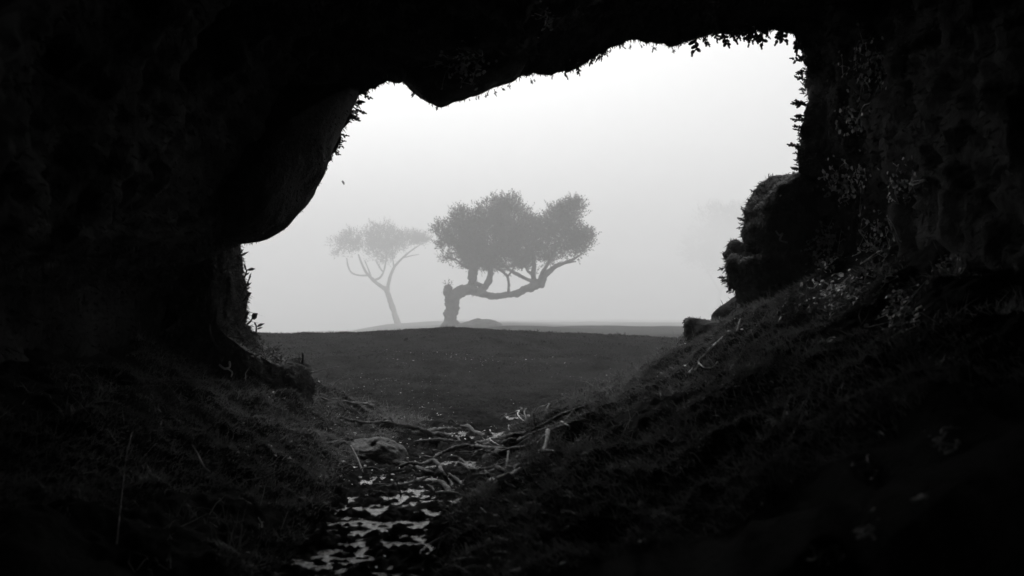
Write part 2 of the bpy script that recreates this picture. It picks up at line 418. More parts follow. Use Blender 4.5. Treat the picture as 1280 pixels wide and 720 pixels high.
# solids for placing things on
bv, bf, off = [], [], 0
sel = (GV[:, 1] > 1.5) & (GV[:, 1] < 24)
for V, Fs in [(GV, [GQ]), (RVf, [RQ])] + [(V, [q, t]) for L_ in LUMPS.values() for V, q, t in L_]:
    for f in Fs:
        if V is GV: f = f[sel[f].all(1)]
        bf += (f + off).tolist()
    bv.append(V); off += len(V)
BVH = BVHTree.FromPolygons(np.concatenate(bv).tolist(), bf)
EYEV = Vector((0, 0, EYE))
def hit(px, py):
    d = Vector(((px - CX) / F, 1, (HY - py) / F)).normalized()
    p, n, _, _ = BVH.ray_cast(EYEV + d * .8, d, 60)
    if p is None: return W(px, py, 7.), np.array([0, -.3, 1.])
    n = n if n.dot(d) < 0 else -n
    return np.array(p), np.array(n)
def hitl(px, py, lift):
    """the point on the sight line that is lift metres above the ground or off the wall"""
    p, n = hit(px, py)
    e = np.array([0, 0, EYE]); D = np.linalg.norm(p - e)
    nz = max(.28, abs(np.dot(n, (e - p) / D)))
    return p + (e - p) / D * min(lift / nz, .6)

# moss on walls and lumps
def fuzz(mb, V, q, n, lo, hi, keep=None, wd=.006, toward=None):
    P, Nn = sample_surface(V, q, n, keep)
    D = Nn * .8 + rng.normal(size=(n, 3)) * .45 + np.array([0, 0, -.35])
    L = lo + (hi - lo) * rng.random(n) ** 2
    blades(mb, P - Nn * .004, D, L, wd * (.6 + .8 * rng.random(n)), rng.normal(size=(n, 3)) * .5 + np.array([0, 0, -.5]))
mb = MB()
rid = np.repeat(np.arange(nR - 1), NA)
l0 = len(ext) + 2
lipkeep = ((rid >= l0 - 2) & (rid < l0 + 14)).astype(float) * np.tile(down < .55, nR - 1)
fuzz(mb, RVf, RQ, 26000, .006, .026, lipkeep, wd=.007)
inkeep = ((rid >= l0 + 14) & (rid < l0 + 60)).astype(float) * np.tile(down < .55, nR - 1)
fuzz(mb, RVf, RQ, 16000, .015, .05, inkeep)
for nme, L_ in LUMPS.items():
    for k, (V, q, t) in enumerate(L_):
        n = {'overhang': (1800, 900)[k] if nme == 'overhang' else 0, 'pillar': (34000, 14000)[k % 2], 'lobe': 5000, 'ledge': 5000}[nme]
        fuzz(mb, V, q, n, .01, {'pillar': .04, 'lobe': .035, 'overhang': .02, 'ledge': .02}[nme], wd=.0045)
for nme, k, n in (('pillar', 0, 2600), ('pillar', 1, 900), ('lobe', 0, 160), ('lobe', 1, 160), ('ledge', 0, 120), ('ledge', 1, 300)):
    V, q, t = LUMPS[nme][k]
    P, Nn = sample_surface(V, q, n); m_ = fbm(P[:, 0] * 5, P[:, 1] * 5, P[:, 2] * 5, 2, 95) > .0
    P, Nn = P[m_], Nn[m_]; n = len(P)
    blades(mb, P, Nn + rng.normal(size=(n, 3)) * .6 + np.array([0, 0, .1]), (.03 + .07 * rng.random(n) ** 2) * (1 if nme == 'pillar' else .5), .005, rng.normal(size=(n, 3)) * .7 + np.array([0, 0, -.8]))
    P, Nn = sample_surface(V, q, n // 3); n = len(P)
    leaves(mb, P, Nn + rng.normal(size=(n, 3)) * .7, rng.normal(size=(n, 3)), (.012 + .03 * rng.random(n) ** 2) * (1 if nme == 'pillar' else .6), 1.2)
o = mb.build('moss', M['moss'], hollow, smooth=False); o['kind'] = 'stuff'

# ------------------------------------------------------------------ grass
def scatter(n, x0, x1, y0, y1, test=None):
    x = rng.uniform(x0, x1, n); y = rng.uniform(y0, y1, n)
    if test is not None:
        m = test(x, y); x, y = x[m], y[m]
    return np.stack([x, y, H(x, y) - .004], 1)
def bank_dist(x, y):
    d = x - xc(y); return np.maximum(np.maximum(0, d - hw(y)), np.maximum(0, -d - hw(y)))
mb = MB()
P = scatter(330000, -1.9, 1.5, 2.2, 9.2, lambda x, y: (bank_dist(x, y) > .04 + .1 * rng.random(len(x))) & (fbm(x * 2.2, y * 2.2, 0, 3, 61) > -.55 + .5 * rng.random(len(x))))
n = len(P)
slope = np.where(P[:, 0] > xc(P[:, 1]), -1, 1.)
D = np.stack([slope * .45, -.25 + 0 * slope, 1 + 0 * slope], 1) + rng.normal(size=(n, 3)) * .42
L = (.012 + .034 * rng.random(n) ** 1.8) * np.interp(P[:, 1], [3, 6, 9], [1.15, 1, .6])
blades(mb, P, D, L, .002 + .002 * rng.random(n), rng.normal(size=(n, 3)) * .5 + np.stack([slope * .5, -.2 + 0 * slope, -.5 + 0 * slope], 1))
c_ = scatter(420, -1.9, 1.6, 2.4, 8.8, lambda x, y: bank_dist(x, y) > .06)
for c0 in c_:
    m_ = rng.integers(18, 46); P = c0 + rng.normal(size=(m_, 3)) * [.025, .025, 0]
    blades(mb, P, np.array([0, -.1, 1]) + rng.normal(size=(m_, 3)) * .5, rng.uniform(.04, .13) * rng.uniform(.5, 1.1, m_), .0035, rng.normal(size=(m_, 3)) * .6 + np.array([0, -.1, -.6]))
top(mb.build('bank_grass', M['bank'], smooth=False), 'damp grass covering the banks on both sides of the gully', 'grass', kind='stuff')
mb = MB()
y = 8.4 + 7 * rng.random(330000) ** 1.4
x = rng.uniform(-.36, .36, len(y)) * y
P = np.stack([x, y, H(x, y) - .003], 1)
P = P[fbm(x * 1.5, y * 1.5, 0, 3, 71) > -1.1 + .6 * rng.random(len(x))]
n = len(P)
blades(mb, P, np.array([0, 0, 1.]) + rng.normal(size=(n, 3)) * .6, .006 + .012 * rng.random(n), .002 + .0003 * P[:, 1], rng.normal(size=(n, 3)) * .5)
yy = rng.uniform(8.6, 15, 900); c_ = np.stack([rng.uniform(-.34, .34, 900) * yy, yy, 0 * yy], 1); c_[:, 2] = H(c_[:, 0], yy)
for c0 in c_:
    m_ = rng.integers(10, 30); P = c0 + rng.normal(size=(m_, 3)) * [.05, .05, 0]
    blades(mb, P, np.array([0, 0, 1]) + rng.normal(size=(m_, 3)) * .5, rng.uniform(.015, .05) * rng.uniform(.5, 1.1, m_), .006, rng.normal(size=(m_, 3)) * .5)
top(mb.build('field_grass', M['grass'], smooth=False), 'short cropped grass over the open field', 'grass', kind='stuff')
mb = MB()
P = scatter(2600, -1.8, 1.3, 2.6, 8.6, lambda x, y: bank_dist(x, y) > .05)
n = len(P)
D = np.array([0, 0, .7]) + rng.normal(size=(n, 3)) * .6
blades(mb, P, D, .03 + .09 * rng.random(n) ** 2, .002 + .0015 * rng.random(n), rng.normal(size=(n, 3)) * .8 + np.array([0, 0, -.6]))
top(mb.build('dead_grass', M['straw'], smooth=False), 'pale dead grass stalks lying through the damp bank grass', 'grass', kind='stuff')
mb = MB()
P = scatter(9000, -1.7, 1.3, 2.8, 12, lambda x, y: (bank_dist(x, y) > -.1) & (np.abs(x) < .28 * y) & (fbm(x * 1.6, y * 2.2, 0, 3, 81) > .05 + .25 * rng.random(len(x))) & ((y < 8.6) | (rng.random(len(x)) < .22)))
n = len(P); P[:, 2] += .012
leaves(mb, P, rng.normal(size=(n, 3)) * [1, 1, .25], np.array([0, -.3, 1]) + rng.normal(size=(n, 3)) * .4, .008 + .018 * rng.random(n) ** 3, .9)  # pale leaf shapes, their light colour doubling as painted dew glints
top(mb.build('litter_and_glints', M['pale_leaf']), 'tiny pale fallen leaves, also standing in for dew glints, over the banks and turf', 'leaves', kind='stuff')

# ------------------------------------------------------------------ roots, sticks and stones
def A(X, Y): return (380 + X / 2.4, 420 + Y / 2.4)       # pixel in an enlargement of the gully
ROOTS = [
 ('root', [(155, 398, .02), (215, 396, .05), (270, 394, .07), (330, 388, .08), (385, 382, .09), (403, 400, .09), (430, 430, .07), (455, 452, .05), (480, 470, .0)], [5, 8, 9, 10, 12, 12, 11, 9, 8], 'long root spanning the gully level then bending down into the puddle', 'root'),
 ('root', [(420, 372, .03), (445, 368, .06), (470, 378, .07), (500, 392, .07), (530, 403, .06), (570, 410, .05), (615, 409, .04), (655, 402, .0)], [7, 9, 11, 12, 13, 14, 13, 11], 'thick wavy root crossing the middle of the root tangle', 'root'),
 ('root', [(355, 440, .0), (385, 436, .04), (408, 442, .05), (428, 458, .05), (445, 476, .0)], [9, 13, 16, 17, 16], 'short dark humped root beside the puddle edge', 'root'),
 ('root', [(485, 470, -.01), (520, 456, .02), (560, 443, .03), (600, 428, .03), (640, 412, .03), (680, 392, .0)], [9, 13, 14, 13, 11, 8], 'pale lumpy root along the foot of the grassy bank', 'pale_root'),
 ('root', [(385, 372, .0), (405, 358, .04), (440, 345, .05), (490, 338, .05), (545, 328, .04), (600, 320, .02), (640, 318, .0)], [12, 12, 12, 12, 11, 10, 9], 'dark root arching across behind the tangle with a wet upper edge', 'root'),
 ('root', [(505, 378, .0), (535, 366, .04), (580, 357, .06), (630, 346, .06), (680, 332, .05), (725, 312, .0)], [8, 13, 17, 18, 17, 14], 'thickest smooth root rising towards the pale stub', 'root'),
 ('root', [(428, 410, .03), (450, 426, .05), (470, 445, .04), (492, 466, .0)], [6, 9, 9, 7], 'thin root running down beside the bent one', 'root'),
 ('root', [(450, 392, .02), (468, 386, .05), (500, 396, .05), (540, 412, .04), (575, 424, .0)], [6, 9, 9, 8, 6], 'thin root tucked under the thick wavy one', 'root'),
 ('root', [(500, 372, .0), (520, 352, .03), (552, 345, .04), (600, 338, .02)], [5, 7, 7, 5], 'slender looping root between the dark arch and the smooth root', 'root'),
 ('root', [(215, 268, .0), (260, 262, .03), (310, 276, .04), (370, 290, .03), (430, 300, .03), (470, 316, .0)], [8, 12, 13, 13, 12, 9], 'dark ridge root behind the lichened stone', 'root'),
 ('root', [(440, 262, .0), (480, 270, .03), (520, 296, .04), (575, 314, .03), (650, 318, .0)], [7, 10, 12, 11, 8], 'dark root dipping below the far puddle', 'root'),
 ('root', [(340, 650, .0), (370, 632, .02), (405, 610, .03), (450, 584, .0)], [5, 8, 8, 6], 'pale curved root end lying in the near water', 'pale_root'),
 ('root', [(30, 322, .0), (90, 320, .03), (150, 320, .03), (205, 310, .0)], [6, 9, 9, 8], 'low root running up to the lichened stone', 'root'),
 ('root', [(20, 185, .0), (90, 195, .03), (160, 204, .04), (210, 212, .03), (245, 232, .0)], [6, 9, 10, 10, 7], 'farthest dark root on the lip of the field', 'root'),
 ('root', [(590, 300, .0), (615, 306, .02), (640, 303, .03), (655, 285, .06), (660, 258, .12), (658, 222, .2)], [3, 5, 5, 4.5, 4, 3], 'thin pale root curling upright out of the far puddle', 'pale_root'),
 ('root', [(735, 300, .0), (755, 272, .04), (785, 246, .05), (815, 214, .0)], [4, 5, 5, 4], 'thin straight root climbing the bank past the stub', 'root'),
 ('root', [(770, 278, .0), (775, 258, .03), (790, 268, .03), (800, 275, .0)], [3, 4.5, 4, 3], 'little hooked root on the bank', 'pale_root'),
 ('root', [(560, 250, .0), (620, 240, .03), (670, 226, .05), (720, 224, .04), (770, 212, .0)], [3, 5, 5, 5, 3], 'long thin root skimming over the lip of the far puddle', 'root'),
]
for nm, pts, wds, lab, mt in ROOTS:
    mb = MB()
    pp = []; rr = []
    for (X, Y, lf), w_ in zip(pts, wds):
        p = hitl(*A(X, Y), lf * .5); pp.append(p); rr.append(w_ / 2.4 / F * p[1] * .55)
    # keep depth smooth along the root
    pp = np.array(pp)
    pp = spline(pp, 4 * len(pp)); rr = np.interp(np.linspace(0, 1, len(pp)), np.linspace(0, 1, len(rr)), rr)
    wv = np.linalg.norm(np.diff(pp, axis=0), axis=1).sum() * .014
    pp = pp + np.stack([fbm(pp[:, 0] * 6, pp[:, 1] * 6, len(lab), 2, 90), fbm(pp[:, 0] * 6, pp[:, 1] * 6, len(lab), 2, 91), .8 * fbm(pp[:, 0] * 7, pp[:, 1] * 6, len(lab), 2, 92)], 1) * wv
    tp = np.minimum(1, .45 + 6 * np.minimum(np.linspace(0, 1, len(pp)), np.linspace(1, 0, len(pp))))
    rr = rr * tp; pp[0, 2] -= .03; pp[-1, 2] -= .03
    tube(mb, pp, rr, n=14 * len(pts), seg=10, rough=.32, seed=len(lab), fr=22)
    top(mb.build(nm, M[mt]), lab, 'root', 'bare roots crossing the gully')

for k, (X0, Y0, X1, Y1) in enumerate([(60, 350, 330, 372), (330, 318, 640, 332), (60, 240, 300, 262), (300, 285, 560, 290), (430, 330, 720, 300), (180, 372, 420, 412),
                                        (520, 395, 760, 345), (560, 330, 820, 262), (620, 352, 860, 240), (640, 290, 900, 200), (200, 450, 420, 425)]):
    t5 = np.linspace(0, 1, 6); ph = rng.uniform(0, 6.28)
    pts = [(X0 + (X1 - X0) * q, Y0 + (Y1 - Y0) * q + 9 * math.sin(ph + q * 5.5)) for q in t5]
    pp = [hitl(x_, y_, v) for (x_, y_), v in zip([A(*p_) for p_ in pts], (-.03, .012, .018, .004, .014, -.03))]
    if max(p[1] for p in pp) > 9.3: continue
    mb = MB(); tube(mb, pp, np.array([.5, 1, 1.1, 1, .9, .3]) * rng.uniform(.008, .016), n=60, seg=9, rough=.35, seed=k, fr=25)
    top(mb.build('root', M['root']), 'long thin dark root woven across the gully floor', 'root', 'thin dark roots woven across the gully')
for k in range(24):
    X, Y = rng.uniform(120, 700), rng.uniform(270, 470)
    if k > 30: X, Y = rng.uniform(560, 900), rng.uniform(190, 300)
    a = rng.normal() * .5 + (math.pi if rng.random() < .5 else 0); l = rng.uniform(25, 95)
    pts = [(X + math.cos(a + q * .5) * l * q, Y + math.sin(a + q * .5) * l * q * .5) for q in (0, .35, .7, 1)]
    lf = rng.uniform(.01, .05)
    pp = [hitl(*A(x_, y_), v) for (x_, y_), v in zip(pts, (-.015, lf, lf * .8, -.015))]
    if max(p[1] for p in pp) > 9: continue
    mb = MB(); tube(mb, pp, np.array([.4, 1, .9, .4]) * rng.uniform(.0025, .005), n=26, seg=7, rough=.3, seed=k, fr=40)
    top(mb.build('rootlet', M['pale_root' if k % 5 == 0 else 'root']), 'thin rootlet lying loose among the thicker roots of the gully', 'root', 'thin rootlets in the root tangle')

STICKS = [
 ('broken_stick', [(712, 362, .0), (722, 335, .04), (730, 305, .06), (731, 283, .08)], [9, 12, 11, 13], 'thick pale broken stub standing up at the end of the roots', 'pale_root'),
 ('broken_stick', [(603, 404, .0), (609, 378, .05), (613, 346, .08)], [8, 6.5, 6], 'short pale stick standing upright among the roots', 'pale_root'),
 ('broken_stick', [(292, 485, .0), (284, 452, .05), (272, 428, .07)], [5, 4, 3], 'thin leaning twig poking up from the water edge', 'root'),
 ('broken_stick', [(172, 398, .0), (158, 362, .05), (140, 328, .04)], [5, 5, 3], 'thin bent twig in front of the lichened stone', 'pale_root'),
 ('broken_stick', [(700, 298, .0), (694, 272, .05), (688, 232, .06)], [4, 3.5, 2.5], 'thin dark twig just beside the pale stub', 'root'),
 ('broken_stick', [(985, 92, .0), (983, 78, .04)], [7, 6], 'tiny dark post-like twig on the crest of the grassy bank', 'root'),
 ('broken_stick', [(20, 110, .0), (60, 100, .05), (108, 92, .08)], [4, 4, 3], 'bare twig lying out sideways from the dark stump', 'root'),
 ('broken_stick', [(60, 140, .0), (72, 118, .04), (66, 96, .06)], [3, 3, 2], 'bare forked twig rising behind the dark stump', 'root'),
]
for nm, pts, wds, lab, mt in STICKS:
    mb = MB(); base = hitl(*A(*pts[0][:2]), .0)
    pp = [W(*A(X, Y), base[1] + (.07 if mt == 'pale_root' else -.02) * k) for k, (X, Y, lf) in enumerate(pts)]
    pp[0] = pp[0] + (pp[0] - pp[1]) * .3
    tube(mb, pp, [w_ / 2.4 / F * base[1] * .55 for w_ in wds], n=24, seg=8, rough=.25, seed=len(lab), fr=30)
    if 'forked' in lab:
        tube(mb, [pp[1], pp[1] + np.array([.06, 0, .05]), pp[1] + np.array([.13, 0, .07])], [.005, .004, .002], n=10, seg=6)
    top(mb.build(nm, M[mt]), lab, 'stick')

def solid(name, poly, Y0, T, mat, label, cat, **kw):
    V, q, t = lump(poly, Y0, T, **kw); mb = MB(); mb.add(V, q, t)
    return top(mb.build(name, M[mat]), label, cat), (V, q, t)
p0, _ = hit(478, 578)
_, SG = solid('lichened_stone', [(424, 572), (440, 556), (460, 548), (478, 543), (494, 549), (506, 560), (512, 574), (500, 600), (440, 600)], p0[1] + .12, .22, 'stone', 'ridged lichened stone humped beside the roots', 'stone', amp=.03, fr=7, seed=61, nr=60, na=140)
st, sg = solid('dark_stump', [(340, 456), (352, 452), (361, 452), (365, 441), (372, 444), (380, 453), (388, 461), (389, 480), (384, 520), (345, 530), (322, 500), (325, 470)], 5.75, .2, 'rock', 'dark broken stump standing against the pale field at the pillar foot', 'stump', amp=.03, fr=9, seed=62, nr=50, na=120)
mb = MB(); fuzz(mb, sg[0], sg[1], 2500, .01, .035); mo = mb.build('moss', M['moss'], st, smooth=False); mo['kind'] = 'stuff'; mo.location = (0, 0, 0)
stn = bpy.data.objects['lichened_stone']
mb = MB(); fuzz(mb, *SG[:2], 1800, .008, .022, (SG[0][SG[1][:, 0], 2] < np.percentile(SG[0][:, 2], 62)).astype(float), wd=.004); mo = mb.build('moss', M['moss'], stn, smooth=False); mo['kind'] = 'stuff'; mo.location = (0, 0, 0)
mb = MB(); tube(mb, [W(378, 455, 5.72), W(378.5, 446, 5.72), W(377.5, 440, 5.72)], [.008, .006, .004], n=10, seg=6); mb.build('splinter', M['root'], st).location = (0, 0, 0)

# roots and dry stalks on the walls
def wall_line(name, pts, w_px, mat, lab, cat, lift=.02):
    mb = MB(); pp = [hitl(x, y, lift) for x, y in pts]
    tube(mb, pp, [w_px * p[1] / F * .5 for p in pp], n=8 * len(pp), seg=8, rough=.25, seed=len(lab), fr=30)
    return top(mb.build(name, M[mat]), lab, cat)
wall_line('wall_root', [(903, 421), (893, 431), (884, 440), (874, 450), (873, 456), (865, 467)], 2.2, 'pale_root', 'pale root hanging down below the blunt ledge', 'root')
wall_line('wall_root', [(874, 454), (880, 459), (890, 459), (897, 452)], 1.6, 'pale_root', 'small pale root loop at the bottom of the hanging root', 'root')
wall_line('wall_root', [(930, 390), (925, 401), (922, 412), (920, 418)], 3, 'root', 'short upright root on the mossy wall foot behind the ledge', 'root')
wall_line('wall_root', [(970, 289), (974, 294), (978, 292), (975, 300), (984, 303)], 2.4, 'pale_root', 'pale knotted rootlet between the two mossy lobes', 'root')
wall_line('wall_root', [(261, 405), (264, 420), (268, 428), (276, 440)], 3.2, 'root', 'dull root running down the mossy pillar', 'root')
wall_line('dry_leaf', [(274, 456), (281, 461), (287, 459), (287, 452)], 2.4, 'pale_leaf', 'curled pale dry leaf caught on the mossy pillar', 'leaf', .03)
wall_line('dry_leaf', [(283, 460), (290, 465), (289, 471)], 2.0, 'pale_leaf', 'pale forked leaf tip just under the curled dry leaf', 'leaf', .03)
wall_line('dry_stalk', [(165, 540), (158, 570), (152, 620), (146, 680)], 1.8, 'root', 'tall faint stalk standing alone in the darkest corner', 'stalk', .05)
wall_line('dry_stalk', [(240, 556), (246, 565), (254, 582), (262, 590)], 2.2, 'straw', 'faint bent straw in the grass beside the tall stalk', 'stalk', .04)

# ------------------------------------------------------------------ fringe of little ferns round the opening
def sprig_mesh(kind):
    mb = MB(); L = 1.0
    P = np.array([[0, 0, -.15], [.04, .02, .3], [.0, .05, .65], [.08, .0, 1.0]])
    if kind == 1: P[:, 0] *= -2.5
    tube(mb, P, [.06, .05, .045, .03], n=10, seg=5)
    C = spline(P, 14)
    for k in range(4 + kind):
        c = C[4 + int(k * 9 / (4 + kind))]
        sgn = 1 if k % 2 else -1
        ang = rng.uniform(-.6, .6)
        D = np.array([sgn * math.cos(ang), math.sin(ang), .75]); D /= np.linalg.norm(D)
        l = (.34 - .03 * k) * rng.uniform(.8, 1.25)
        tube(mb, [c, c + D * l * .5, c + D * l], [.05, .12, .07], n=6, seg=6)
    tube(mb, [C[-1] - [0, 0, .05], C[-1] + [0.02, 0, .14]], [.06, .06], n=5, seg=6)
    return mb.mesh('fern_sprig')
SPR = [sprig_mesh(k) for k in range(3)]
for me in SPR: me.materials.append(M['fern']); me.polygons.foreach_set('use_smooth', np.ones(len(me.polygons), bool))
def place_sprig(p, d, size, label, group):
    o = bpy.data.objects.new('fern_sprig', SPR[rng.integers(3)]); COL.objects.link(o)
    d = Vector(d).normalized()
    o.rotation_mode = 'QUATERNION'
    q = Vector((0, 0, 1)).rotation_difference(d)
    from mathutils import Quaternion
    o.rotation_quaternion = q @ Quaternion((0, 0, 1), rng.uniform(0, 6.28))
    o.location = p; o.scale = (size,) * 3
    top(o, label, 'fern', group)
def fringe(path, n, lo, hi, dirs, label, group, jit=3):
    P = np.array(path, float)
    sl = np.concatenate([[0], np.cumsum(np.hypot(np.diff(P[:, 0]), np.diff(P[:, 1])))])
    for u in np.sort(rng.uniform(0, sl[-1], n)):
        x, y, Y = [np.interp(u, sl, P[:, k]) for k in range(3)]
        p = W(x + rng.normal() * jit * .4, y + rng.normal() * jit * .4, Y + rng.uniform(-.08, .1))
        d = np.array([dirs[0], 0, dirs[1]]) + rng.normal(size=3) * [.45, .3, .3]
        size = (lo + (hi - lo) * rng.random() ** 1.8) * Y / F
        place_sprig(p, d, size, label, group)
fringe([(872, 46, 5.3), (900, 38, 5.25), (940, 36, 5.2), (985, 34, 5.1), (1003, 52, 5.0)], 46, 7, 24, (-.1, -1), 'small knobbly fern hanging from the highest corner of the opening', 'ferns hanging from the highest corner')
fringe([(700, 86, 5.5), (722, 82, 5.5), (742, 69, 5.45), (758, 60, 5.4)], 18, 5, 14, (0, -1), 'small dark fern hanging from the roof edge beside the drooping knob', 'ferns on the roof edge')
fringe([(1006, 60, 5.0), (1008, 100, 5.0), (1005, 150, 5.0), (1001, 212, 5.0)], 56, 6, 17, (-1, .1), 'stubby fern sprouting sideways from the tall upright edge', 'ferns along the upright edge')
fringe([(414, 188, 5.4), (425, 160, 5.4), (438, 134, 5.45), (452, 115, 5.5)], 30, 6, 17, (.9, -.5), 'thin dark fern at the upper edge of the rounded bulge', 'ferns on the bulge edge')
fringe([(507, 104, 5.45), (545, 130, 5.35), (600, 120, 5.35), (645, 102, 5.45), (700, 90, 5.5)], 22, 3, 8, (0, -1), 'minute dark fern tuft on the rim of the drooping roof knob', 'ferns on the roof knob')
fringe([(755, 62, 5.4), (800, 54, 5.4), (842, 61, 5.35), (872, 47, 5.3)], 16, 3, 8, (0, -1), 'minute dark fern tuft on the smooth roof edge before the highest corner', 'ferns on the smooth roof edge')
fringe([(956, 229, 5.25), (941, 248, 5.25), (931, 268, 5.25), (930, 290, 5.25), (937, 308, 5.25)], 20, 5, 10, (-1, .2), 'tiny stubby fern edging the round mossy lobe', 'ferns on the round lobe')
fringe([(907, 332, 5.5), (910, 350, 5.5), (918, 366, 5.5), (927, 378, 5.5), (915, 392, 5.7)], 20, 5, 11, (-1, -.35), 'tiny drooping fern edging the blocky mossy lobe', 'ferns on the blocky lobe')

# leafy plants on the pillar edge
def B(X, Y): return (160 + X / 2.768, 260 + Y / 2.768)
PL = [
 ('two-leaved sprig just below the rounded bulge', [(383, 182), (388, 168)], [((386, 170), (417, 150), 8), ((384, 165), (399, 141), 7)]),
 ('sprig with one long sideways leaf high on the pillar edge', [(398, 262), (405, 235), (412, 213)], [((411, 216), (441, 209), 11), ((409, 218), (401, 190), 7), ((405, 236), (420, 222), 6)]),
 ('feathery sprig halfway up the pillar edge', [(397, 300), (408, 270), (424, 236)], [((403, 280), (428, 256), 7), ((408, 268), (404, 246), 5), ((418, 248), (426, 224), 5)]),
 ('sprig with a rounded heart-shaped leaf on the pillar edge', [(403, 322), (408, 310), (412, 300)], [((411, 304), (426, 293), 15), ((410, 303), (405, 288), 6)]),
 ('short pointed sprig above the drop-shaped leaf', [(405, 392), (408, 372), (414, 356)], [((408, 375), (420, 356), 7), ((407, 380), (409, 360), 5)]),
 ('plant with a single upright drop-shaped leaf on the pillar edge', [(417, 402), (424, 392), (430, 381)], [((428, 385), (447, 364), 22)]),
 ('lowest sprig on the pillar edge with spread leaves', [(446, 440), (444, 420), (443, 404)], [((444, 412), (471, 399), 10), ((443, 408), (437, 394), 6), ((445, 420), (466, 412), 6)]),
]
for lab, stem, lvs in PL:
    base = W(*B(*stem[0]), 5.74)
    r = empty('leafy_sprig', base, lab, 'plant', 'leafy sprigs on the pillar edge')
    mb = MB(); tube(mb, [W(*B(X - (4 if k == 0 else 0), Y), 5.74) for k, (X, Y) in enumerate(stem)], [.006, .005, .004][:len(stem)], n=12, seg=6)
    mb.build('stem', M['fern'], r)
    for (a, b, w_) in lvs:
        p0, p1 = W(*B(*a), 5.74), W(*B(*b), 5.74 + rng.uniform(-.03, .02))
        l = np.linalg.norm(p1 - p0); mb = MB()
        leaves(mb, [p0], [p1 - p0], np.array([[.1, -1, .35]]), l, (w_ / 2.768 / F * 5.74) / l / .5)
        mb.build('leaf', M['fern'], r)

# pale creeper patches on the dark wall
CRE = [(1085, 85, 26, 34, 26, 'faint'), (1068, 150, 18, 20, 16, 'x'), (1062, 228, 30, 26, 30, 'x'), (1128, 228, 22, 24, 16, 'x'), (1032, 312, 22, 30, 26, 'x'), (1050, 365, 40, 22, 34, 'x'), (1098, 300, 22, 28, 22, 'x'), (1128, 385, 26, 32, 24, 'x'), (1190, 335, 20, 14, 8, 'x'),
       (1185, 560, 16, 20, 16, 'x'), (1082, 590, 14, 12, 8, 'x'), (1092, 668, 16, 18, 14, 'x'), (1040, 700, 18, 12, 12, 'x'), (1165, 632, 22, 10, 8, 'x'), (1180, 455, 20, 6, 7, 'x'), (1038, 432, 10, 6, 5, 'x'), (582, 80, 26, 22, 20, 'x'), (682, 20, 12, 16, 7, 'x')]
CLAB = ['faint pale-leaved creeper highest on the tall dark wall', 'small faint creeper patch beneath the highest one', 'pale creeper patch beside the upright fern edge', 'creeper patch further into the dark at lobe height', 'narrow creeper patch beside the blocky mossy lobe',
        'brightest and broadest pale creeper patch low on the wall', 'middle creeper patch between the broad one and the upper ones', 'tall creeper patch deeper in the dark beside the brightest one', 'sparse creeper leaves out alone in the black', 'bright lone leaf clump low in the black corner',
        'dim leaf clump between the bank and the black corner', 'leaf clump near the bottom of the wall', 'bottommost leaf clump beside the grassy bank', 'thin streak of pale leaves in the black corner', 'few pale leaves in a short row above the lone clump', 'tiny pale leaves at the top of the dark bank', 'faint leaves on the drooping roof knob', 'faint leaves on the roof near the top']
for (px, py, sx, sy, n, _), lab in zip(CRE, CLAB):
    mb = MB(); vine = []
    n = int(n * (5.5 if py < 420 else 2))
    for k in range(n):
        x, y = px + rng.normal() * sx * .55, py + rng.normal() * sy * .55
        p, nr_ = hit(x, y)
        if p[1] > 5.5 and px > 900: continue
        e = np.array([0, 0, EYE]); v = unit(e - p)
        p = p + nr_ * .015
        d = rng.normal(size=3); d = d - nr_ * np.dot(d, nr_) * .7
        leaves(mb, [p], [d], [nr_ + rng.normal(size=3) * .45 + np.array([0, .25, 0])], p[1] / F * rng.uniform(2.8, 6.5), rng.uniform(1.3, 2.0))
        vine.append(p)
    for a in range(0, len(vine) - 3, 3):
        dd = [np.linalg.norm(v - vine[a]) for v in vine]; o3 = np.argsort(dd)[[0, 2, 4]] if len(vine) > 5 else [0, 1, 2]
        q3 = [vine[k] for k in o3]
        if max(np.linalg.norm(q3[0] - q3[k]) for k in (1, 2)) < .12: tube(mb, q3, [.0015, .0015, .001], n=8, seg=5)
    if mb.n: top(mb.build('wall_creeper', M['pale_leaf']), lab, 'creeper')

# ------------------------------------------------------------------ trees in the fog
def crown(mb, blobs, conv, D, n_per, leaf, up=.5, gaps=-.2, seed=0, gfr=1.1):
    for (X, Y, rx, ry) in blobs:
        c = conv(X, Y, 0); R = np.array([rx, 0, ry]) * (np.linalg.norm(conv(1, 0, 0) - conv(0, 0, 0)))
        R[1] = (R[0] + R[2]) * .5
        n = int(n_per * R[0] * R[2])
        u = unit(rng.normal(size=(n, 3))); r = rng.random((n, 1)) ** .42
        P = c + u * r * R * (1 + .28 * fbm(u[:, 0] * 3 + X, u[:, 1] * 3, u[:, 2] * 3 + Y, 3, seed))[:, None]
        keep = fbm(P[:, 0] * gfr, P[:, 1] * gfr, P[:, 2] * gfr, 3, seed + 3) > gaps - .25 * (1 - r[:, 0])
        P, u = P[keep], u[keep]
        m = 7
        Pd = np.repeat(P, m, 0)
        tw = unit(u * .8 + np.array([0, 0, up]) + rng.normal(size=u.shape) * .35)
        along = np.tile(np.linspace(0, 1, m), len(P))[:, None]
        Pd = Pd + np.repeat(tw, m, 0) * along * leaf * rng.uniform(2.5, 6, (len(P), 1)).repeat(m, 0)
        d = np.repeat(tw, m, 0) + rng.normal(size=Pd.shape) * .75
        leaves(mb, Pd, d, rng.normal(size=Pd.shape), leaf * rng.uniform(.7, 1.3, len(Pd)), 1.1)

